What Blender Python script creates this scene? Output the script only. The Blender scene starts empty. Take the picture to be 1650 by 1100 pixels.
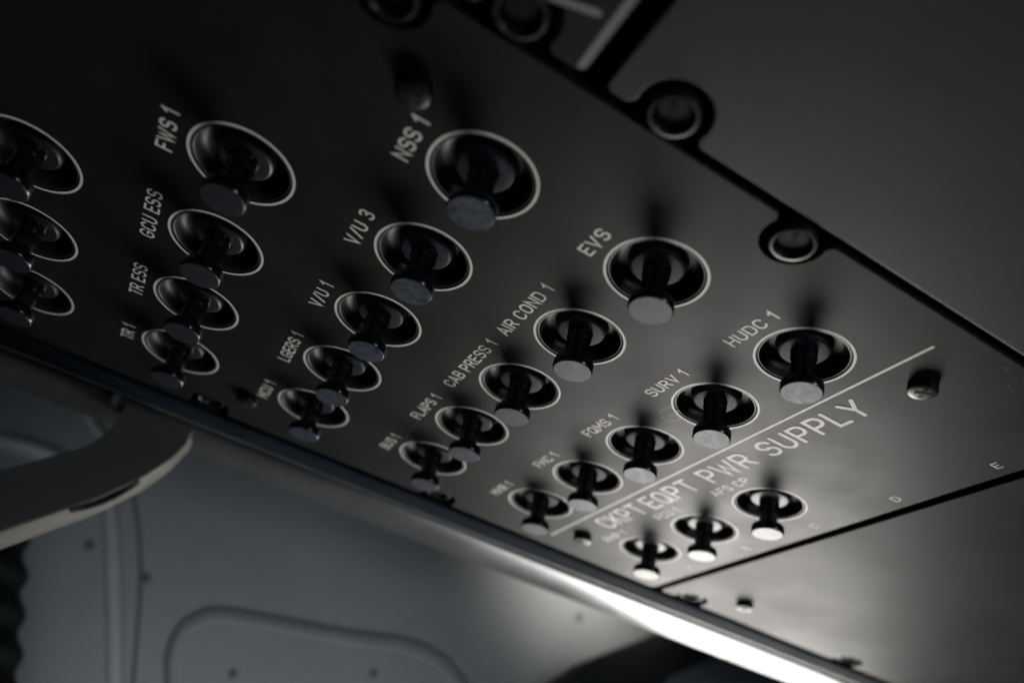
import bpy, bmesh, math, random
from mathutils import Matrix, Vector
random.seed(7)
S = 0.001                     # everything below is in millimetres of the overhead panel
ZW = 0.5                      # height of the panel face in the world; the panel faces down
sc = bpy.context.scene
COL = sc.collection

def P(x, y, z=0.0):           # panel millimetres (x along the lettering, y up the lettering, z out of the panel) -> world
    return Vector((x*S, -y*S, ZW - z*S))
ROT = Matrix(((1, 0, 0), (0, -1, 0), (0, 0, -1)))

# ---------------------------------------------------------------- camera
cam_d = bpy.data.cameras.new('camera'); cam = bpy.data.objects.new('camera', cam_d); COL.objects.link(cam)
m = Matrix(((0.48807368, 0.36293938, 0.79376262),
            (0.85058545, -0.40167906, -0.33934984),
            (0.1956744, 0.84079066, -0.50475994)))
mw = m.to_4x4(); mw.translation = P(83.358, 76.461, 80.674); cam.matrix_world = mw
cam_d.sensor_width = 36; cam_d.lens = 1339.855/1650*36
cam_d.shift_x = -65.385/1650; cam_d.shift_y = 94.733/1650
cam_d.clip_start = 0.002; cam_d.clip_end = 20
cam_d.dof.use_dof = True; cam_d.dof.focus_distance = 0.1425; cam_d.dof.aperture_fstop = 11.5
cam_d.dof.aperture_blades = 9
sc.camera = cam

# ---------------------------------------------------------------- world and lamps
w = bpy.data.worlds.new('World'); sc.world = w; w.use_nodes = True
w.node_tree.nodes['Background'].inputs['Color'].default_value = (0.62, 0.80, 1.0, 1)
w.node_tree.nodes['Background'].inputs['Strength'].default_value = 0.012

def area(name, loc, target, sx, sy, power, color, spread=180):
    d = bpy.data.lights.new(name, 'AREA'); d.shape = 'RECTANGLE'; d.size = sx*S; d.size_y = sy*S
    d.energy = power; d.color = color; d.spread = math.radians(spread)
    o = bpy.data.objects.new(name, d); COL.objects.link(o)
    a = P(*loc); b = P(*target); o.location = a
    o.rotation_euler = (b-a).to_track_quat('-Z', 'Y').to_euler()
    return o
area('window_light', (-293, -160, 112), (-62, 14, 0), 240, 190, 0.60, (1.0, 0.965, 0.92), 95)
area('wall_patch_fill_light', (-232, -140, -88), (-312, -136, -84), 40, 40, 0.033, (1.0, 0.94, 0.86), 95)  # added lamp, hidden behind the panels, to brighten a patch of the wall
area('side_window_light', (240, -120, 100), (-40, 30, 0), 60, 45, 0.16, (0.80, 0.90, 1.0))
area('cool_fill_light', (-165, 0, 150), (-300, 10, 0), 200, 120, 0.048, (0.97, 0.99, 1.0), 110)

sc.view_settings.view_transform = 'Standard'; sc.view_settings.look = 'None'
sc.view_settings.exposure = 0; sc.view_settings.gamma = 1

# ---------------------------------------------------------------- materials
def mat(name, base, rough=0.5, metal=0.0, spec=0.5, bump=0.0, bscale=900.0, rvar=0.0, cvar=0.0, vscale=60.0, coat=0.0, detail=4, dust=0.0):
    mt = bpy.data.materials.new(name); mt.use_nodes = True; nt = mt.node_tree; N = nt.nodes; L = nt.links
    b = N['Principled BSDF']; b.inputs['Base Color'].default_value = (*base, 1)
    b.inputs['Roughness'].default_value = rough; b.inputs['Metallic'].default_value = metal
    b.inputs['Specular IOR Level'].default_value = spec; b.inputs['Coat Weight'].default_value = coat
    tc = N.new('ShaderNodeTexCoord')
    if rvar or cvar:
        n = N.new('ShaderNodeTexNoise'); n.inputs['Scale'].default_value = vscale; n.inputs['Detail'].default_value = 6
        n.inputs['Roughness'].default_value = 0.62
        L.new(tc.outputs['Object'], n.inputs['Vector'])
        if rvar:
            r = N.new('ShaderNodeMapRange'); r.inputs['From Min'].default_value = 0.3; r.inputs['From Max'].default_value = 0.7
            r.inputs['To Min'].default_value = rough-rvar; r.inputs['To Max'].default_value = rough+rvar
            L.new(n.outputs['Fac'], r.inputs['Value']); L.new(r.outputs['Result'], b.inputs['Roughness'])
        if cvar:
            c = N.new('ShaderNodeMix'); c.data_type = 'RGBA'
            c.inputs['A'].default_value = (*[v*(1-cvar) for v in base], 1); c.inputs['B'].default_value = (*[min(1, v*(1+cvar)) for v in base], 1)
            r2 = N.new('ShaderNodeMapRange'); r2.inputs['From Min'].default_value = 0.35; r2.inputs['From Max'].default_value = 0.65
            L.new(n.outputs['Fac'], r2.inputs['Value']); L.new(r2.outputs['Result'], c.inputs['Factor']); L.new(c.outputs['Result'], b.inputs['Base Color'])
    if dust:
        v = N.new('ShaderNodeTexVoronoi'); v.inputs['Scale'].default_value = 330; L.new(tc.outputs['Object'], v.inputs['Vector'])
        sp = N.new('ShaderNodeSeparateColor'); L.new(v.outputs['Color'], sp.inputs['Color'])
        mr = N.new('ShaderNodeMapRange'); mr.inputs['From Min'].default_value = 0.72; mr.inputs['From Max'].default_value = 1.0
        mr.inputs['To Min'].default_value = 0.0; mr.inputs['To Max'].default_value = 0.045; L.new(sp.outputs['Red'], mr.inputs['Value'])
        lt = N.new('ShaderNodeMath'); lt.operation = 'LESS_THAN'; L.new(v.outputs['Distance'], lt.inputs[0]); L.new(mr.outputs['Result'], lt.inputs[1])
        ml = N.new('ShaderNodeMath'); ml.operation = 'MULTIPLY'; ml.inputs[1].default_value = dust*0.6; L.new(lt.outputs[0], ml.inputs[0])
        dm = N.new('ShaderNodeMix'); dm.data_type = 'RGBA'; dm.inputs['B'].default_value = (0.12, 0.12, 0.115, 1)
        src = b.inputs['Base Color'].links[0].from_socket if b.inputs['Base Color'].links else None
        if src: L.new(src, dm.inputs['A'])
        else: dm.inputs['A'].default_value = (*base, 1)
        L.new(ml.outputs[0], dm.inputs['Factor']); L.new(dm.outputs['Result'], b.inputs['Base Color'])
    if bump:
        n2 = N.new('ShaderNodeTexNoise'); n2.inputs['Scale'].default_value = bscale; n2.inputs['Detail'].default_value = detail
        L.new(tc.outputs['Object'], n2.inputs['Vector'])
        bp = N.new('ShaderNodeBump'); bp.inputs['Strength'].default_value = bump; bp.inputs['Distance'].default_value = 0.0002
        L.new(n2.outputs['Fac'], bp.inputs['Height']); L.new(bp.outputs['Normal'], b.inputs['Normal'])
    return mt

M = {
 'panel': mat('panel_paint', (0.0125, 0.0132, 0.0130), 0.47, spec=0.10, bump=0.17, bscale=3600, dust=1.0, rvar=0.07, cvar=0.14, vscale=45),
 'panel2': mat('blank_panel_paint', (0.020, 0.020, 0.0197), 0.48, spec=0.06, bump=0.16, bscale=3200, dust=0.6, rvar=0.05, cvar=0.1, vscale=30),
 'panel2_lit': mat('lit_blank_panel_paint', (0.028, 0.0285, 0.028), 0.5, spec=0.17, bump=0.16, bscale=3200, dust=0.6, rvar=0.05, cvar=0.1, vscale=30),  # blank panel paint lightened to carry the glow on the upper right panel
 'ink': mat('white_marking', (0.66, 0.65, 0.62), 0.55, cvar=0.10, vscale=500),
 'chamfer': mat('grey_hole_edge', (0.045, 0.045, 0.043), 0.45, spec=0.3),
 'cup': mat('black_gloss_plastic', (0.020, 0.022, 0.023), 0.46, spec=0.25, rvar=0.05, vscale=200),
 'stem': mat('black_knob_plastic', (0.004, 0.0045, 0.006), 0.2, spec=0.5, rvar=0.06, vscale=400),
 'face_shaded': mat('shaded_knob_face', (0.007, 0.011, 0.018), 0.5, cvar=0.3, vscale=600, bump=0.3, bscale=1500),  # grey face darkened for the left rows, where the reflected light fades
 'collar_shaded': mat('shaded_collar', (0.012, 0.014, 0.018), 0.4, cvar=0.2, vscale=700),  # grey collar darkened likewise, fading reflection put into the colour
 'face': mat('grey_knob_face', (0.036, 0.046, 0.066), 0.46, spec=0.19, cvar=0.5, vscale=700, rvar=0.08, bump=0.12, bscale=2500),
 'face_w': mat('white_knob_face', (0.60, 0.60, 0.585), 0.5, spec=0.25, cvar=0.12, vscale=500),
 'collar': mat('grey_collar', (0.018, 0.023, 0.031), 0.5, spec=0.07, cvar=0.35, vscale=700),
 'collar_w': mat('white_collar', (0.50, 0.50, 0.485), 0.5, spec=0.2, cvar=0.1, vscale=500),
 'screw': mat('dark_plated_steel', (0.022, 0.0215, 0.021), 0.40, metal=0.8, rvar=0.1, vscale=500),
 'dzus': mat('blackened_steel', (0.03, 0.029, 0.027), 0.36, metal=0.7, rvar=0.12, vscale=400),
 'dzus_head': mat('dull_fastener_head', (0.014, 0.0135, 0.013), 0.5, spec=0.08, cvar=0.4, vscale=500),
 'shaded_ink': mat('shaded_marking', (0.17, 0.17, 0.16), 0.6),  # white marking dulled to grey, its shade put into the colour
 'black': mat('black_recess', (0.003, 0.003, 0.003), 0.7, spec=0.2),
 'lip': mat('navy_frame_paint', (0.011, 0.017, 0.024), 0.75, spec=0.02, bump=0.5, bscale=900, rvar=0.08, cvar=0.3, vscale=60),
 'bead': mat('worn_metal_bead', (0.09, 0.09, 0.088), 0.5, metal=0.4, cvar=0.35, vscale=90),
 'trim': mat('satin_trim', (0.135, 0.138, 0.143), 0.34, metal=0.8, bump=0.25, bscale=160, cvar=0.12, vscale=35, rvar=0.05),
 'handle': mat('charcoal_handle_plastic', (0.13, 0.122, 0.114), 0.6, bump=0.35, bscale=700),
 'handle_edge': mat('grey_handle_edge', (0.095, 0.092, 0.086), 0.6, cvar=0.15, vscale=300, bump=0.4, bscale=800),
 'wall': mat('grey_lining', (0.35, 0.375, 0.385), 0.6, bump=0.25, bscale=250, cvar=0.06, vscale=12),
 'wall2': mat('light_grey_lining', (0.50, 0.53, 0.54), 0.6, cvar=0.06, vscale=14),
 'seal': mat('dark_seal', (0.17, 0.18, 0.18), 0.6),
 'hose': mat('dark_green_hose', (0.012, 0.016, 0.015), 0.6, spec=0.1),
 'shield': mat('dark_shield', (0.03, 0.034, 0.037), 0.7, spec=0.15),
 'smudge': mat('pale_scuff', (0.075, 0.075, 0.07), 0.5, cvar=0.4, vscale=700),
}

# ---------------------------------------------------------------- object helpers
def tag(o, label=None, cat=None, group=None, kind=None):
    if label: o['label'] = label
    if cat: o['category'] = cat
    if group: o['group'] = group
    if kind: o['kind'] = kind
    return o
def empty(name, loc=(0, 0, 0), rz=0.0):
    o = bpy.data.objects.new(name, None); COL.objects.link(o); o.empty_display_size = 0.003
    o.matrix_world = Matrix.Translation(P(*loc)) @ (ROT @ Matrix.Rotation(rz, 3, 'Z')).to_4x4()
    return o
def finish(bm, sharp=35, flat=False):
    for f in bm.faces: f.smooth = not (flat and abs(f.normal.z) > 0.999)
    for e in bm.edges:
        if len(e.link_faces) == 2:
            e.smooth = e.calc_face_angle(0) < math.radians(sharp)
def obj(name, bm, material, parent=None, loc=(0, 0, 0), smooth=True, recalc=True, flat=False):
    """one mesh object; bm in millimetres of its parent's (or the panel's) frame"""
    if recalc: bmesh.ops.recalc_face_normals(bm, faces=bm.faces)
    bmesh.ops.scale(bm, vec=(S, S, S), verts=bm.verts)
    if smooth: bm.normal_update(); finish(bm, 35, flat)
    me = bpy.data.meshes.new(name); bm.to_mesh(me); bm.free()
    me.materials.append(material)
    o = bpy.data.objects.new(name, me); COL.objects.link(o)
    if parent: o.parent = parent; o.location = Vector(loc)*S
    else: o.matrix_world = Matrix.Translation(P(*loc)) @ ROT.to_4x4()
    return o
def lathe(prof, n=56, cx=0, cy=0, bm=None, close=False):
    bm = bm or bmesh.new(); rings = []
    for r, z in prof:
        if r < 1e-6: rings.append([bm.verts.new((cx, cy, z))])
        else: rings.append([bm.verts.new((cx+r*math.cos(2*math.pi*i/n), cy+r*math.sin(2*math.pi*i/n), z)) for i in range(n)])
    for a, b in zip(rings, rings[1:]):
        for i in range(n):
            j = (i+1) % n
            if len(a) == 1 and len(b) == 1: continue
            if len(a) == 1: bm.faces.new((a[0], b[i], b[j]))
            elif len(b) == 1: bm.faces.new((a[i], a[j], b[0]))
            else: bm.faces.new((a[i], a[j], b[j], b[i]))
    return bm
def ring_flat(cx, cy, r0, r1, z, n=96):
    bm = bmesh.new()
    return lathe([(r0, z), (r1, z)], n, cx, cy, bm)
def box(bm, x0, x1, y0, y1, z0, z1, bev=0.0, seg=2):
    b2 = bmesh.new(); bmesh.ops.create_cube(b2, size=1)
    for v in b2.verts:
        v.co = Vector(((x0+x1)/2+v.co.x*(x1-x0), (y0+y1)/2+v.co.y*(y1-y0), (z0+z1)/2+v.co.z*(z1-z0)))
    if bev: bmesh.ops.bevel(b2, geom=b2.edges[:], offset=bev, segments=seg, profile=0.5, affect='EDGES')
    me = bpy.data.meshes.new('tmp'); b2.to_mesh(me); b2.free(); bm.from_mesh(me); bpy.data.meshes.remove(me)
    return bm
def round_poly(pts, r=2.0, n=5):
    """pts: (x, y) or (x, y, r); corners replaced by small curves"""
    out = []; k = len(pts)
    for i in range(k):
        p = pts[i]; rr = p[2] if len(p) > 2 else r
        a = Vector(pts[i-1][:2]); b = Vector(p[:2]); c = Vector(pts[(i+1) % k][:2])
        if rr <= 0: out.append(tuple(b)); continue
        d = min(rr, (a-b).length*0.45, (c-b).length*0.45)
        s = b+(a-b).normalized()*d; e = b+(c-b).normalized()*d
        for j in range(n+1):
            t = j/n; q = s*(1-t)**2+b*2*t*(1-t)+e*t*t; out.append((q.x, q.y))
    return out
def plate(name, outline, holes, thick, ztop, material, parent=None, bev=0.3):
    """flat plate with real holes and a bevelled edge, made from a filled outline"""
    cu = bpy.data.curves.new(name, 'CURVE'); cu.dimensions = '2D'; cu.fill_mode = 'BOTH'
    def spl(pts):
        s = cu.splines.new('POLY'); s.points.add(len(pts)-1); s.use_cyclic_u = True
        for q, p in zip(s.points, pts): q.co = (p[0]*S, p[1]*S, 0, 1)
    spl(outline)
    for cx, cy, r in holes: spl([(cx+r*math.cos(a*math.pi/36), cy+r*math.sin(a*math.pi/36)) for a in range(72)])
    cu.extrude = (thick/2-bev)*S; cu.bevel_depth = bev*S; cu.bevel_resolution = 2; cu.offset = -bev*S
    t = bpy.data.objects.new('tmp', cu); COL.objects.link(t)
    dg = bpy.context.evaluated_depsgraph_get(); me = bpy.data.meshes.new_from_object(t.evaluated_get(dg))
    bpy.data.objects.remove(t)
    bm = bmesh.new(); bm.from_mesh(me); bpy.data.meshes.remove(me); bpy.data.curves.remove(cu)
    bmesh.ops.remove_doubles(bm, verts=bm.verts, dist=1e-6)
    bmesh.ops.scale(bm, vec=(1/S, 1/S, 1/S), verts=bm.verts)
    bmesh.ops.translate(bm, vec=(0, 0, ztop-thick/2), verts=bm.verts)
    return obj(name, bm, material, parent, flat=True)

# ---------------------------------------------------------------- engraved stroke lettering
def arc(cx, cy, rx, ry, a0, a1, n=10):
    return [(cx+rx*math.cos(math.radians(a0+(a1-a0)*i/n)), cy+ry*math.sin(math.radians(a0+(a1-a0)*i/n))) for i in range(n+1)]
def _S(w=.66):
    h = w/2
    return [[(w*.99, .80)]+arc(h, .745, h, .255, 30, 90, 4)[1:]+arc(h, .745, h*.98, .255, 90, 262, 9)[1:] + arc(h, .265, h*1.0, .265, 82, -90, 9)+arc(h, .265, h, .265, -90, -152, 4)[1:]]
G = {
 'A': (.74, [[(0, 0), (.37, 1), (.74, 0)], [(.12, .30), (.62, .30)]]),
 'B': (.66, [[(.4, .53), (0, .53), (0, 1), (.4, 1)]+arc(.4, .765, .22, .235, 90, -90, 7)[1:], [(0, .53), (0, 0), (.4, 0)]+arc(.4, .265, .26, .265, -90, 90, 8)[1:]]),
 'C': (.68, [arc(.34, .67, .34, .33, 20, 180, 9)+arc(.34, .33, .34, .33, 180, 340, 9)]),
 'D': (.68, [[(0, 0), (0, 1), (.34, 1)]+arc(.34, .66, .34, .34, 90, 0, 6)[1:]+arc(.34, .34, .34, .34, 0, -90, 6)+[(0, 0)]]),
 'E': (.58, [[(.58, 1), (0, 1), (0, 0), (.58, 0)], [(0, .52), (.5, .52)]]),
 'F': (.56, [[(.56, 1), (0, 1), (0, 0)], [(0, .5), (.48, .5)]]),
 'G': (.70, [arc(.35, .67, .35, .33, 22, 180, 9)+arc(.35, .33, .35, .33, 180, 360, 10)+[(.70, .45), (.38, .45)]]),
 'H': (.66, [[(0, 0), (0, 1)], [(.66, 0), (.66, 1)], [(0, .5), (.66, .5)]]),
 'I': (.0, [[(0, 0), (0, 1)]]),
 'K': (.68, [[(0, 0), (0, 1)], [(.64, 1), (0, .36)], [(.22, .58), (.68, 0)]]),
 'L': (.56, [[(0, 1), (0, 0), (.56, 0)]]),
 'M': (.80, [[(0, 0), (0, 1), (.40, .35), (.80, 1), (.80, 0)]]),
 'N': (.68, [[(0, 0), (0, 1), (.68, 0), (.68, 1)]]),
 'O': (.70, [arc(.35, .66, .35, .34, 0, 180, 10)+arc(.35, .34, .35, .34, 180, 360, 10)+[(.70, .66)]]),
 'P': (.64, [[(0, 0), (0, 1), (.37, 1)]+arc(.37, .72, .27, .28, 90, -90, 8)[1:]+[(0, .44)]]),
 'Q': (.70, [arc(.35, .66, .35, .34, 0, 180, 10)+arc(.35, .34, .35, .34, 180, 360, 10)+[(.70, .66)], [(.42, .26), (.74, -.06)]]),
 'R': (.66, [[(0, 0), (0, 1), (.38, 1)]+arc(.38, .73, .26, .27, 90, -90, 8)[1:]+[(0, .46)], [(.34, .46), (.66, 0)]]),
 'S': (.66, _S()),
 'T': (.66, [[(0, 1), (.66, 1)], [(.33, 1), (.33, 0)]]),
 'U': (.66, [[(0, 1), (0, .32)]+arc(.33, .32, .33, .32, 180, 360, 9)[1:]+[(.66, 1)]]),
 'V': (.70, [[(0, 1), (.35, 0), (.70, 1)]]),
 'W': (.98, [[(0, 1), (.25, 0), (.49, .85), (.73, 0), (.98, 1)]]),
 'X': (.64, [[(0, 1), (.64, 0)], [(.64, 1), (0, 0)]]),
 'Y': (.70, [[(0, 1), (.35, .46), (.70, 1)], [(.35, .46), (.35, 0)]]),
 '/': (.52, [[(0, -.02), (.52, 1.02)]]),
 '1': (.24, [[(0, .76), (.24, 1), (.24, 0)]]),
 '2': (.62, [arc(.31, .71, .31, .29, 170, -20, 9)+[(0, 0), (.62, 0)]]),
 '3': (.62, [arc(.30, .75, .29, .25, 155, -70, 9)[:-1]+[(.28, .53)], [(.28, .53)]+arc(.31, .27, .31, .27, 75, -155, 10)[1:]]),
 '-': (.5, [[(0, .5), (.5, .5)]]),
}
def ribbon(bm, pts, wd, z):
    pts = [Vector(p) for p in pts]; n = len(pts); h = wd/2; L = []; R = []
    for i in range(n):
        d1 = (pts[i]-pts[i-1]).normalized() if i else (pts[1]-pts[0]).normalized()
        d2 = (pts[i+1]-pts[i]).normalized() if i < n-1 else d1
        t = (d1+d2)
        t = t.normalized() if t.length > 1e-4 else d1
        nrm = Vector((-t.y, t.x)); c = max(0.42, nrm.dot(Vector((-d1.y, d1.x))))
        L.append(pts[i]+nrm*h/c); R.append(pts[i]-nrm*h/c)
    lv = [bm.verts.new((p.x, p.y, z+.0006*i)) for i, p in enumerate(L)]; rv = [bm.verts.new((p.x, p.y, z+.0006*i)) for i, p in enumerate(R)]
    for i in range(n-1):
        bm.faces.new((rv[i], rv[i+1], lv[i+1], lv[i]))
    for end, (a, b, c) in ((0, (lv[0], rv[0], pts[0])), (1, (rv[-1], lv[-1], pts[-1]))):
        va = Vector(a.co[:2])-c; ang = math.atan2(va.y, va.x)
        fan = [bm.verts.new((c.x+h*math.cos(ang+math.pi*k/8), c.y+h*math.sin(ang+math.pi*k/8), a.co.z)) for k in range(1, 8)]
        bm.faces.new([a]+fan+[b])
def text_width(s, h, gap, space):
    x = 0
    for i, ch in enumerate(s):
        x += space*h if ch == ' ' else G[ch][0]*h+(gap*h if i < len(s)-1 and s[i+1] != ' ' else 0)
    return x
def lettering(s, x, y, h, stroke, parent, gap=.34, space=.62, align='L', rot=0.0, width=None, sx=1.0, z=0.03, ink='ink'):
    bm = bmesh.new(); k = 0
    W_ = text_width(s, h, gap, space)
    if width: sx = width/W_
    x0 = {'L': 0, 'C': -W_*sx/2}[align]; cx = 0
    ca, sa = math.cos(rot), math.sin(rot)
    for i, ch in enumerate(s):
        if ch == ' ': cx += space*h; continue
        gw, st = G[ch]
        for pl in st:
            pp = [(x0+(cx+px*h)*sx, py*h) for px, py in pl]
            pp = [(x+a*ca-b*sa, y+a*sa+b*ca) for a, b in pp]
            ribbon(bm, pp, stroke, z+0.018*(k % 3)); k += 1
        cx += gw*h+(gap*h if i < len(s)-1 and s[i+1] != ' ' else 0)
    return obj('lettering', bm, M[ink], parent, smooth=False, recalc=False)

# ---------------------------------------------------------------- backing frame of the overhead
PC, PR, PR2 = 22.091, 29.182, 33.016
def notch(cx, cy, r, edge, side, up):
    """points of a U-shaped cut-out around a fastener in an edge at x=edge; side=+1: material on the -x side; up: walk in +y"""
    dy = math.sqrt(max(0, r*r-(edge-cx)**2)); a = math.atan2(dy, edge-cx)
    if side > 0: seq = [a+(2*math.pi-2*a)*i/16 for i in range(17)]          # from upper to lower crossing through -x
    else: seq = [a+(-2*a)*i/16 for i in range(17)]                           # from upper to lower crossing through +x
    pts = [(cx+r*math.cos(t), cy+r*math.sin(t), 0) for t in seq]
    pts[0] = (pts[0][0], pts[0][1]+1.2, 1.6); pts[-1] = (pts[-1][0], pts[-1][1]-1.2, 1.6)
    return pts[::-1] if up else pts

# the fasteners: (x, y, which panel)
DZ_MAIN_R = [(18.2, 78.4), (18.2, 19.6)]
DZ_MAIN_L = [(-108.0, 78.4), (-108.3, 19.4)]
DZ_LOW_L = [(-108.3, -62.0), (-107.6, -123.0)]
EDGE_R, EDGE_L = 20.85, -110.6

frame = empty('panel_frame', (-118, 0, 0)); tag(frame, 'long dark frame rail with a thin worn bead running along the panels beside the wall', 'frame rail')
def rail(name, prof, material, parent, off, y0=-330, y1=260):
    bm = bmesh.new(); n = 40; rows = []
    for i in range(n+1):
        y = y0+(y1-y0)*i/n; rows.append([bm.verts.new((x-off, y, z)) for x, z in prof])
    for a, b in zip(rows, rows[1:]):
        for j in range(len(prof)-1): bm.faces.new((a[j], a[j+1], b[j+1], b[j]))
    bm.faces.new(rows[0]); bm.faces.new(rows[-1][::-1])
    return obj(name, bm, material, parent)
rail('lip', [(-112.6, -6), (-112.6, -0.3), (-113.0, 0.15), (-113.8, 0.3), (-119.2, 0.6), (-119.4, 0.5), (-119.4, -6)], M['lip'], frame, -118)
rail('bead', [(-119.6, -6), (-119.6, 0.6), (-119.9, 0.85), (-120.5, 0.9), (-121.0, 0.75), (-121.2, 0.3), (-121.2, -6)], M['bead'], frame, -118)
bm = bmesh.new(); box(bm, -130+118, 150+118, -330, 260, -11, -8)
obj('backing_plate', bm, M['black'], frame)
trim = empty('trim_strip', (-138, 0, 0)); tag(trim, 'satin light grey metal strip that shines white at its lower right end, below the dark frame rail', 'trim strip')
rail('strip', [(-127.4, -7), (-127.4, -1.2), (-127.8, -0.5), (-128.5, -0.3), (-145.6, -0.35), (-146.4, -0.7), (-146.9, -1.6), (-147.2, -7)], M['trim'], trim, -138)

# ---------------------------------------------------------------- the main breaker panel
main = empty('breaker_panel', (0, 0, 0)); tag(main, 'dark grey breaker panel with white rings and lettering CKPT EQPT PWR SUPPLY', 'breaker panel')
cells = {}
for (c, r), name in {(1, 0): 'HUDC 1', (2, 0): 'SURV 1', (3, 0): 'FQMS 1', (4, 0): 'FMC 1', (5, 0): 'MMR 1',
                     (1, 1): 'EVS', (2, 1): 'AIR COND 1', (3, 1): 'CAB PRESS 1', (4, 1): 'FLAPS 1', (5, 1): 'BUS 1',
                     (1, 2): 'NSS 1', (2, 2): 'V/U 3', (3, 2): 'V/U 1', (4, 2): 'LGERS 1', (5, 2): 'MCU 1',
                     (2, 3): 'FWS 1', (3, 3): 'GCU ESS', (4, 3): 'TR ESS', (5, 3): 'TR 1',
                     (3, 4): '', (4, 4): '', (5, 4): '',
                     (3, -1): 'AFS CP', (4, -1): 'FCU 1', (5, -1): 'RMP 1'}.items():
    cells[(c, r)] = (-(c-1)*PC, r*PR if r >= 0 else -PR2, name)
y_bot, y_top = -49.9, 190
out = [(EDGE_L, y_bot, 1.6), (EDGE_R, y_bot, 1.6)]
for x, y in sorted(DZ_MAIN_R, key=lambda p: p[1]): out += notch(x, y, 4.55, EDGE_R, 1, True)
out += [(EDGE_R, y_top, 2), (EDGE_L, y_top, 2)]
for x, y in sorted(DZ_MAIN_L, key=lambda p: -p[1]): out += notch(x, y, 4.55, EDGE_L, -1, False)
plate('panel_plate', round_poly(out), [(x, y, 7.33) for x, y, _ in cells.values()], 3.0, 0.0, M['panel'], main, 0.12)
for (c, r), (x, y, nm) in cells.items():
    obj('printed_ring', ring_flat(x, y, 7.52, 7.95, 0.03), M['ink'], main, smooth=False, recalc=False)
    if nm:
        lettering(nm, x-0.4, y+9.6, 2.15, 0.39, main, align='C', gap=.34, space=.85)
bm = bmesh.new(); ribbon(bm, [(-103.0, -11.7), (15.2, -11.0)], 0.52, 0.03)
obj('divider_line', bm, M['ink'], main, smooth=False, recalc=False)
for word, x, wd in (('CKPT', -85.4, 16.0), ('EQPT', -66.4, 16.4), ('PWR', -45.4, 13.4), ('SUPPLY', -27.6, 24.2)):
    lettering(word, x, -18.9, 5.0, 0.76, main, width=wd, z=0.03)
for i, ch in enumerate('EDCBA'):
    lettering(ch, -i*22.1, -47.0, 1.9, 0.26, main, align='C')
lettering('X', 19.0, -22.8, 1.2, 0.09, main, align='C', ink='smudge')
# fine scratches and a round scuff in the paint
def scratch(pts, wd, z):
    bm = bmesh.new(); ribbon(bm, pts, wd, z); obj('scratch', bm, M['smudge'], main, smooth=False, recalc=False)
for k, (cx, cy, r, a0, a1) in enumerate(((-30.2, 3.6, 2.4, 150, 290), (-30.0, 3.4, 3.0, 40, 120), (-29.4, 4.4, 1.5, 200, 330))):
    scratch(arc(cx, cy, r, r*.8, a0, a1, 14), 0.16, 0.012+0.003*k)
for k in range(22):
    x = random.uniform(-95, 18); y = random.uniform(-45, 95); a = random.uniform(0, math.pi); l = random.uniform(0.6, 3.2)
    cv = random.uniform(-.5, .5)
    if any((x-q[0])**2+(y-q[1])**2 < 121 for q in cells.values()): continue
    scratch([(x, y), (x+l*.5*math.cos(a), y+l*.5*math.sin(a)), (x+l*math.cos(a+cv*.3), y+l*math.sin(a+cv*.3))], random.uniform(.03, .06), 0.012)
scratch(arc(-85, 52, 34, 14, 235, 305, 24), 0.09, 0.016)

# ---------------------------------------------------------------- circuit breakers
GRP = 'pull knob circuit breakers on the overhead panel'
def make_breaker(kind='g'):
    kf = {'g': ('face', 'collar'), 'w': ('face_w', 'collar_w'), 'd': ('face_shaded', 'collar_shaded')}[kind]
    t = empty('circuit_breaker', (0, 0, 0))
    obj('recess_cup', lathe([(7.35, -0.9), (6.95, -0.9), (6.9, -1.4), (6.6, -2.1), (6.0, -2.6), (5.2, -2.8), (4.65, -2.7), (4.4, -2.3), (4.3, -1.9), (4.2, -1.5), (4.05, -1.25), (3.95, -1.2)]), M['cup'], t)
    obj('collar', lathe([(3.95, -1.2), (3.82, -1.07), (3.7, -1.04), (2.2, -1.04), (2.16, -1.1), (2.15, -3)]), M[kf[1]], t)
    obj('bezel_ring', lathe([(7.3, -0.9), (7.28, -0.2), (7.2, -0.12), (7.05, -0.14), (6.96, -0.25), (6.93, -1.0)], 72), M['chamfer'], t)
    k = obj('knob', lathe([(2.12, -3), (2.12, 0.5), (2.0, 0.75), (1.95, 1.2), (1.93, 3.0), (1.93, 4.2), (2.02, 4.55), (2.3, 4.82), (2.8, 4.96), (3.15, 5.08), (3.34, 5.3), (3.4, 5.6), (3.4, 6.3), (3.37, 6.62), (3.22, 6.84)]), M['stem'], t)
    obj('knob_face', lathe([(3.22, 6.84), (3.12, 6.95), (0, 6.95)]), M[kf[0]], k, flat=True)
    return t
def copy_tree(o, parent=None):
    c = o.copy(); COL.objects.link(c)
    if parent: c.parent = parent
    for ch in list(o.children): copy_tree(ch, c)
    return c
desc = {'': None}
protos = {}
where = {(3, 4): 'unmarked pull knob breaker at the left picture edge, topmost of the three there',
         (4, 4): 'unmarked black pull knob breaker at the left picture edge, middle one of the three there',
         (5, 4): 'unmarked black pull knob breaker at the left picture edge, lowest of the three there',
         (3, -1): 'white faced black pull knob breaker marked AFS CP, nearest the panel gap',
         (4, -1): 'white faced black pull knob breaker, middle of the three below CKPT EQPT PWR SUPPLY',
         (5, -1): 'white faced black pull knob breaker, lowest of the three below CKPT EQPT PWR SUPPLY',
         (5, 0): 'grey faced pull knob breaker over the low end of the white divider line',
         (4, 0): 'grey faced pull knob breaker marked FMC 1 beside the white divider line'}
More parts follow.
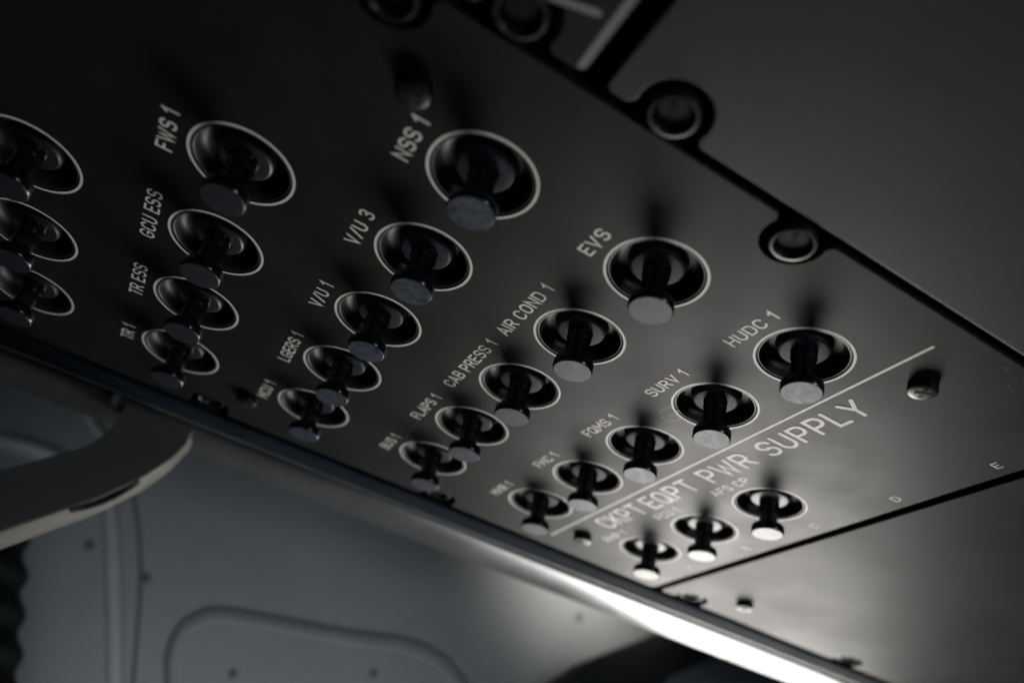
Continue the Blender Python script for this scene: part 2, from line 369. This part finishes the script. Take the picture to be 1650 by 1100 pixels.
for (c, r), (x, y, nm) in cells.items():
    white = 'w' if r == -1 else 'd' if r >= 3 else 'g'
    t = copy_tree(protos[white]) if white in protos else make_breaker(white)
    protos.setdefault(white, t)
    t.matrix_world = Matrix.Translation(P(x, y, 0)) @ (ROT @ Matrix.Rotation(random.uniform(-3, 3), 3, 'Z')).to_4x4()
    for kn in t.children:
        if kn.name.startswith('knob'):
            kn.location.z = random.uniform(-.15, .1)*S; kn.rotation_euler = (random.uniform(-.012, .012), random.uniform(-.012, .012), 0)
    tone = 'shaded grey faced' if r >= 3 else 'grey faced'
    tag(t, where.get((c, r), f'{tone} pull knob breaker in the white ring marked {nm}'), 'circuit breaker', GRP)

# ---------------------------------------------------------------- neighbouring panels
right = empty('blank_panel', (60, 0, 0)); tag(right, 'blank dark grey panel with rounded corner filling the upper right', 'blank panel')
ER = 22.6
out = [(ER, -60, 2), (200, -60, 2), (200, 53.2, 2), (ER, 53.2, 2.2)]
nn = notch(24.9, 44.6, 4.7, ER, -1, False)
out += nn
o = plate('panel_plate', round_poly(out), [], 3.0, 0.15, M['panel2_lit'], right, 0.3); o.location = Vector((-60*S, 0, 0))
low = empty('blank_panel', (-40, -100, 0)); tag(low, 'blank grey panel below the lettered panel, lower right of the picture', 'blank panel')
out = [(EDGE_L, -240, 2), (EDGE_R, -240, 2), (EDGE_R, -52.3, 1.6), (EDGE_L, -52.3, 1.6)]
for x, y in sorted(DZ_LOW_L, key=lambda p: -p[1]): out += notch(x, y, 4.55, EDGE_L, -1, False)
o = plate('panel_plate', round_poly(out), [], 3.0, 0.0, M['panel2'], low, 0.28); o.location = Vector((40*S, 100*S, 0))
top = empty('switch_panel', (60, 80, 0)); tag(top, 'dark panel with a pale lit edge line and dash at the top edge of the picture', 'switch panel')
out = [(ER, 56.0, 1.5), (200, 56.0, 2), (200, 190, 2), (ER, 190, 2)]
out += notch(25.2, 65.6, 4.6, ER, -1, False)
o = plate('panel_plate', round_poly(out), [], 3.0, 0.1, M['panel'], top, 0.3); o.location = Vector((-60*S, -80*S, 0))
bm = bmesh.new(); ribbon(bm, [(-60+ER+1.0, -80+56.8), (-60+60, -80+56.8)], 0.95, 0.16); obj('lit_edge_line', bm, M['shaded_ink'], top, smooth=False, recalc=False)  # flat strip painted to stand for the light-catching bevel of this panel
bm = bmesh.new(); ribbon(bm, [(-60+30.2, -80+58.8), (-60+28.6, -80+64.2)], 0.95, 0.16); ribbon(bm, [(-60+28.6, -80+68.4), (-60+28.6, -80+73)], 0.8, 0.16)
obj('lettering', bm, M['shaded_ink'], top, smooth=False, recalc=False)

# ---------------------------------------------------------------- fasteners and screws
def make_dzus():
    t = empty('turn_fastener', (0, 0, 0))
    obj('rim', lathe([(2.35, -3.2), (2.35, -0.6), (2.45, 0.55), (2.7, 0.85), (3.05, 0.8), (3.25, 0.5), (3.3, -0.5), (3.3, -8)]), M['dzus'], t)
    bm = lathe([(0, 0.0), (1.95, 0.0), (2.15, -0.15), (2.25, -0.6), (2.25, -3.2)])
    hd = obj('slotted_head', bm, M['dzus_head'], t)
    bm = bmesh.new(); box(bm, -2.0, 2.0, -0.42, 0.42, -0.9, 0.02, 0.01); obj('slot', bm, M['black'], hd)
    return t
dz = None
for (x, y, a, lab) in ((18.2, 78.4, .4, 'round slotted fastener cut by the top picture edge, left of the other one there'),
                       (25.2, 65.6, .9, 'round slotted fastener at the corner of the panel with the pale lit edge line'),
                       (24.9, 44.6, .7, 'round slotted fastener in the notch of the blank upper right panel'),
                       (18.2, 19.6, .5, 'round slotted fastener in the panel edge notch nearest to HUDC 1'),
                       (-108.0, 78.4, 1.2, 'dark round fastener at the panel edge right above the grab handle end'),
                       (-108.3, 19.4, .3, 'dark round fastener at the panel edge half hidden behind the lowest BUS 1 knob'),
                       (-108.3, -62.0, .8, 'dark round fastener at the rail beside the corner of the lower blank panel'),
                       (-107.6, -123.0, .2, 'dark round fastener at the rail near the bottom picture edge')):
    t = dz and copy_tree(dz) or make_dzus(); dz = dz or t
    t.matrix_world = Matrix.Translation(P(x, y, -1.6 if x < 0 else 0)) @ (ROT @ Matrix.Rotation(a, 3, 'Z')).to_4x4()
    tag(t, lab, 'fastener', 'round quarter turn fasteners along the panel edges')
def make_screw():
    t = empty('screw', (0, 0, 0))
    bm = lathe([(2.3, -0.4), (2.36, 0.1), (2.38, 1.15), (2.28, 1.4), (2.0, 1.56), (1.4, 1.64), (0, 1.68)], 48)
    obj('head', bm, M['screw'], t)
    bm = bmesh.new(); box(bm, -1.35, 1.35, -0.36, 0.36, 1.2, 1.70, 0.02); box(bm, -0.36, 0.36, -1.35, 1.35, 1.2, 1.715, 0.02)
    obj('cross_slot', bm, M['black'], t)
    return t
sw = None
for (x, y, a, lab) in ((7.9, 71.6, .3, 'small cross head screw above the NSS 1 marking'),
                       (7.7, -17.9, .5, 'shiny cross head screw beside the upper end of the divider line and SUPPLY'),
                       (-96.5, 71.6, .2, 'small dark screw between the MCU 1 marking and the grab handle'),
                       (-96.5, -17.4, .9, 'small dark screw at the low end of the divider line next to CKPT'),
                       (-96.8, -72.0, .1, 'small dark screw alone on the lower blank panel')):
    t = sw and copy_tree(sw) or make_screw(); sw = sw or t
    t.matrix_world = Matrix.Translation(P(x, y, 0)) @ (ROT @ Matrix.Rotation(a, 3, 'Z')).to_4x4()
    tag(t, lab, 'screw', 'cross head screws in the panels')

def smooth_path(pts, n=5):
    out = []
    for i in range(len(pts)-1):
        p0 = Vector(pts[max(i-1, 0)]); p1 = Vector(pts[i]); p2 = Vector(pts[i+1]); p3 = Vector(pts[min(i+2, len(pts)-1)])
        for k in range(n):
            t = k/n; out.append(0.5*((2*p1)+(p2-p0)*t+(2*p0-5*p1+4*p2-p3)*t*t+(3*p1-p0-3*p2+p3)*t**3))
    out.append(Vector(pts[-1])); return out
# ---------------------------------------------------------------- grab handle (a plate standing in a plane across x)
def prism_x(pts, x0, x1, bev=0.0, seg=3, bm=None):
    b2 = bmesh.new(); a = [b2.verts.new((x0, y, z)) for y, z in pts]; b = [b2.verts.new((x1, y, z)) for y, z in pts]
    fa = b2.faces.new(a); fb = b2.faces.new(b[::-1]); n = len(pts)
    for i in range(n): b2.faces.new((a[i], b[i], b[(i+1) % n], a[(i+1) % n]))
    if bev:
        ed = [e for e in b2.edges if (e.verts[0].co.x == e.verts[1].co.x)]
        bmesh.ops.bevel(b2, geom=ed, offset=bev, segments=seg, profile=0.5, affect='EDGES')
    if bm is None: return b2
    me = bpy.data.meshes.new('tmp'); b2.to_mesh(me); b2.free(); bm.from_mesh(me); bpy.data.meshes.remove(me); return bm
hnd = empty('grab_handle', (-128, 88, 0)); tag(hnd, 'charcoal grab handle with a pale lower edge hanging below the rail at left', 'grab handle')
def bent(pts, n=6):
    q = round_poly([(y, z, 0 if i in (0, len(pts)-1) else 2.0) for i, (y, z) in enumerate(pts)], 2.0, n)
    return [Vector(p) for p in q]
H = [(180, 86.5), (111.8, 24.7), (98.9, 13.0), (97.0, 9.5), (95.9, 6.0), (95.6, 1.5), (95.3, -3), (79.0, -3), (79.6, 2), (81.1, 8.1), (85.3, 15.3), (91.5, 23.1), (105.8, 37.0), (180, 109)]
H = round_poly([(y-88, z, 2.0) for y, z in H], 2.0, 4)
obj('grip', prism_x(H, -9.0, 0.0, 0.5, 3), M['handle'], hnd)
E_ = bent([(78.9, 1.5), (80.9, 8.3), (85.1, 15.5), (91.4, 23.3), (105.7, 37.2), (180, 109.2)], 6)
E2 = bent([(78.3, 2.0), (80.2, 8.7), (84.2, 16.2), (90.9, 24.9), (105.0, 39.0), (180, 112)], 6)
def chamfer_strip(A, B, xa, xb, back):
    bm = bmesh.new(); ra = [bm.verts.new((xa, p.x-88, p.y)) for p in A]; rb = [bm.verts.new((xb, p.x-88, p.y)) for p in B]
    rc = [bm.verts.new((back, p.x-88, p.y)) for p in B]; rd = [bm.verts.new((back, p.x-88, p.y)) for p in A]
    for R_, Q in ((ra, rb), (rb, rc), (rc, rd), (rd, ra)):
        for i in range(len(A)-1): bm.faces.new((R_[i], R_[i+1], Q[i+1], Q[i]))
    bm.faces.new((ra[0], rb[0], rc[0], rd[0])); bm.faces.new((ra[-1], rd[-1], rc[-1], rb[-1]))
    return bm
obj('edge_strip', chamfer_strip(E_, E2, -0.4, -3.4, -8.5), M['handle_edge'], hnd)
gr = smooth_path([(84.9, 16.2), (87.9, 20.1), (91.3, 24.2), (95.3, 28.1)], 6)
bm = bmesh.new(); n = len(gr); A = []; B = []
for i, p in enumerate(gr):
    hw = 0.55*math.sin(math.pi*i/(n-1))+0.02; A.append(Vector((p.x+hw*.7, p.y-hw*.7))); B.append(Vector((p.x-hw*.7, p.y+hw*.7)))
obj('groove', chamfer_strip(A, B, -0.7, -1.3, -3.5), M['black'], hnd)
bm = bmesh.new(); box(bm, 0.0, 5, 97.2-88, 99-88, -4, 2.6, 0.6); obj('mounting_tab', bm, M['handle_edge'], hnd)

# ---------------------------------------------------------------- the cockpit wall behind, out of focus
wall = empty('wall', (-300, 0, 0)); tag(wall, kind='structure')
bm = bmesh.new(); nu, nv = 50, 40; g = []
for i in range(nu+1):
    y = -420+820*i/nu; row = []
    for j in range(nv+1):
        z = -230+520*j/nv
        row.append(bm.verts.new((-0.0006*(z-20)**2-(0.0004*(y-0)**2), y, z)))
    g.append(row)
for i in range(nu):
    for j in range(nv): bm.faces.new((g[i][j], g[i+1][j], g[i+1][j+1], g[i][j+1]))
obj('lining', bm, M['wall'], wall)
def wx(y, z): return -0.0006*(z-20)**2-0.0004*y*y
def tube(bm, path, r, n=12):
    path = [Vector(p) for p in path]; rings = []
    for i, p in enumerate(path):
        t = (path[min(i+1, len(path)-1)]-path[max(i-1, 0)]).normalized()
        u = t.cross(Vector((1, 0, 0))).normalized(); v = t.cross(u)
        rings.append([bm.verts.new(p+(u*math.cos(2*math.pi*k/n)+v*math.sin(2*math.pi*k/n))*r) for k in range(n)])
    for a, b in zip(rings, rings[1:]):
        for k in range(n): bm.faces.new((a[k], a[(k+1) % n], b[(k+1) % n], b[k]))
    return bm
stripe = [(175, -34), (148, -35), (136, -36), (124, -35), (110, -30), (101, -25), (95, -16), (88, -2), (77, 21), (67, 43), (50, 80)]
obj('moulding', tube(bmesh.new(), [(wx(p.x, p.y)+0.6, p.x, p.y) for p in smooth_path(stripe)], 3.0), M['wall2'], wall)
obj('moulding', tube(bmesh.new(), [(wx(p.x, p.y)+0.6, p.x, p.y) for p in smooth_path([(125, -60), (120, -55), (115, -52), (112, -49), (107, -43), (98, -33)])], 1.6), M['wall2'], wall)
seam = [(101, -48), (91, -29), (84, -17), (75, 2), (69, 18), (61, 41), (48, 80)]
obj('seam', tube(bmesh.new(), [(wx(p.x, p.y)+0.1, p.x, p.y) for p in smooth_path(seam)], 0.8), M['seal'], wall)
hp = [(30, 85), (49, 38), (53, 29), (54, 21), (53, 15), (50, 11), (42, 5), (16, 1), (-15, -3), (-44, -8), (-63, -6), (-72, -1), (-78, 4), (-92, 40), (-70, 85)]
hs = smooth_path(hp)
obj('hatch_rim', tube(bmesh.new(), [(wx(p.x, p.y)-0.2, -14+(p.x+14)*.965, 43+(p.y-43)*.93) for p in hs], 1.1), M['wall'], wall)
obj('hatch_seal', tube(bmesh.new(), [(wx(p.x, p.y)+0.6, p.x, p.y) for p in hs], 1.0), M['seal'], wall)
for y, z, r in ((73, 2, 1.8), (98, -4, 1.8), (-136, -51, 2.0), (26, 28, 1.6), (-32, 11, 1.6)):
    bm = lathe([(r, -1), (r, 1.2), (r*.7, 1.8), (0, 1.9)], 20)
    bmesh.ops.rotate(bm, verts=bm.verts, matrix=Matrix.Rotation(math.radians(90), 3, 'Y'))
    bmesh.ops.translate(bm, vec=(wx(y, z), y, z), verts=bm.verts)
    obj('rivet', bm, M['seal'], wall)
# corrugated hose hanging at the left
hose = empty('corrugated_hose', (-270, 108, 30)); tag(hose, 'dark ribbed hose standing at the lower left picture corner', 'hose')
path = []; bm = bmesh.new(); rings = []
for i in range(181):
    z = -28+i*0.9; yy = 15.5-0.42*(z+5); rr = 14.5+1.2*math.sin(i*0.9*2*math.pi/13)
    rings.append([bm.verts.new((-8+rr*math.cos(a*math.pi/18), yy+rr*math.sin(a*math.pi/18), z)) for a in range(36)])
for a, b in zip(rings, rings[1:]):
    for k in range(36): bm.faces.new((a[k], a[(k+1) % 36], b[(k+1) % 36], b[k]))
ho = obj('ribbed_tube', bm, M['hose'], hose)
# dark glare shield edge at the bottom
sh = empty('glare_shield', (-280, -160, -40)); tag(sh, 'out of focus dark slab under the bright strip at the bottom of the picture', 'glare shield')
D_ = [(-117, -9), (-130, -22), (-148, -34), (-168, -47), (-196, -67), (-235, -76), (-250, -66), (-207, -47), (-192, -37), (-178, -28), (-160, 10), (-110, 20)]
obj('slab', prism_x(round_poly([(y+160, z+40, 3) for y, z in D_], 3, 4), -16, 0, 1.5), M['shield'], sh)
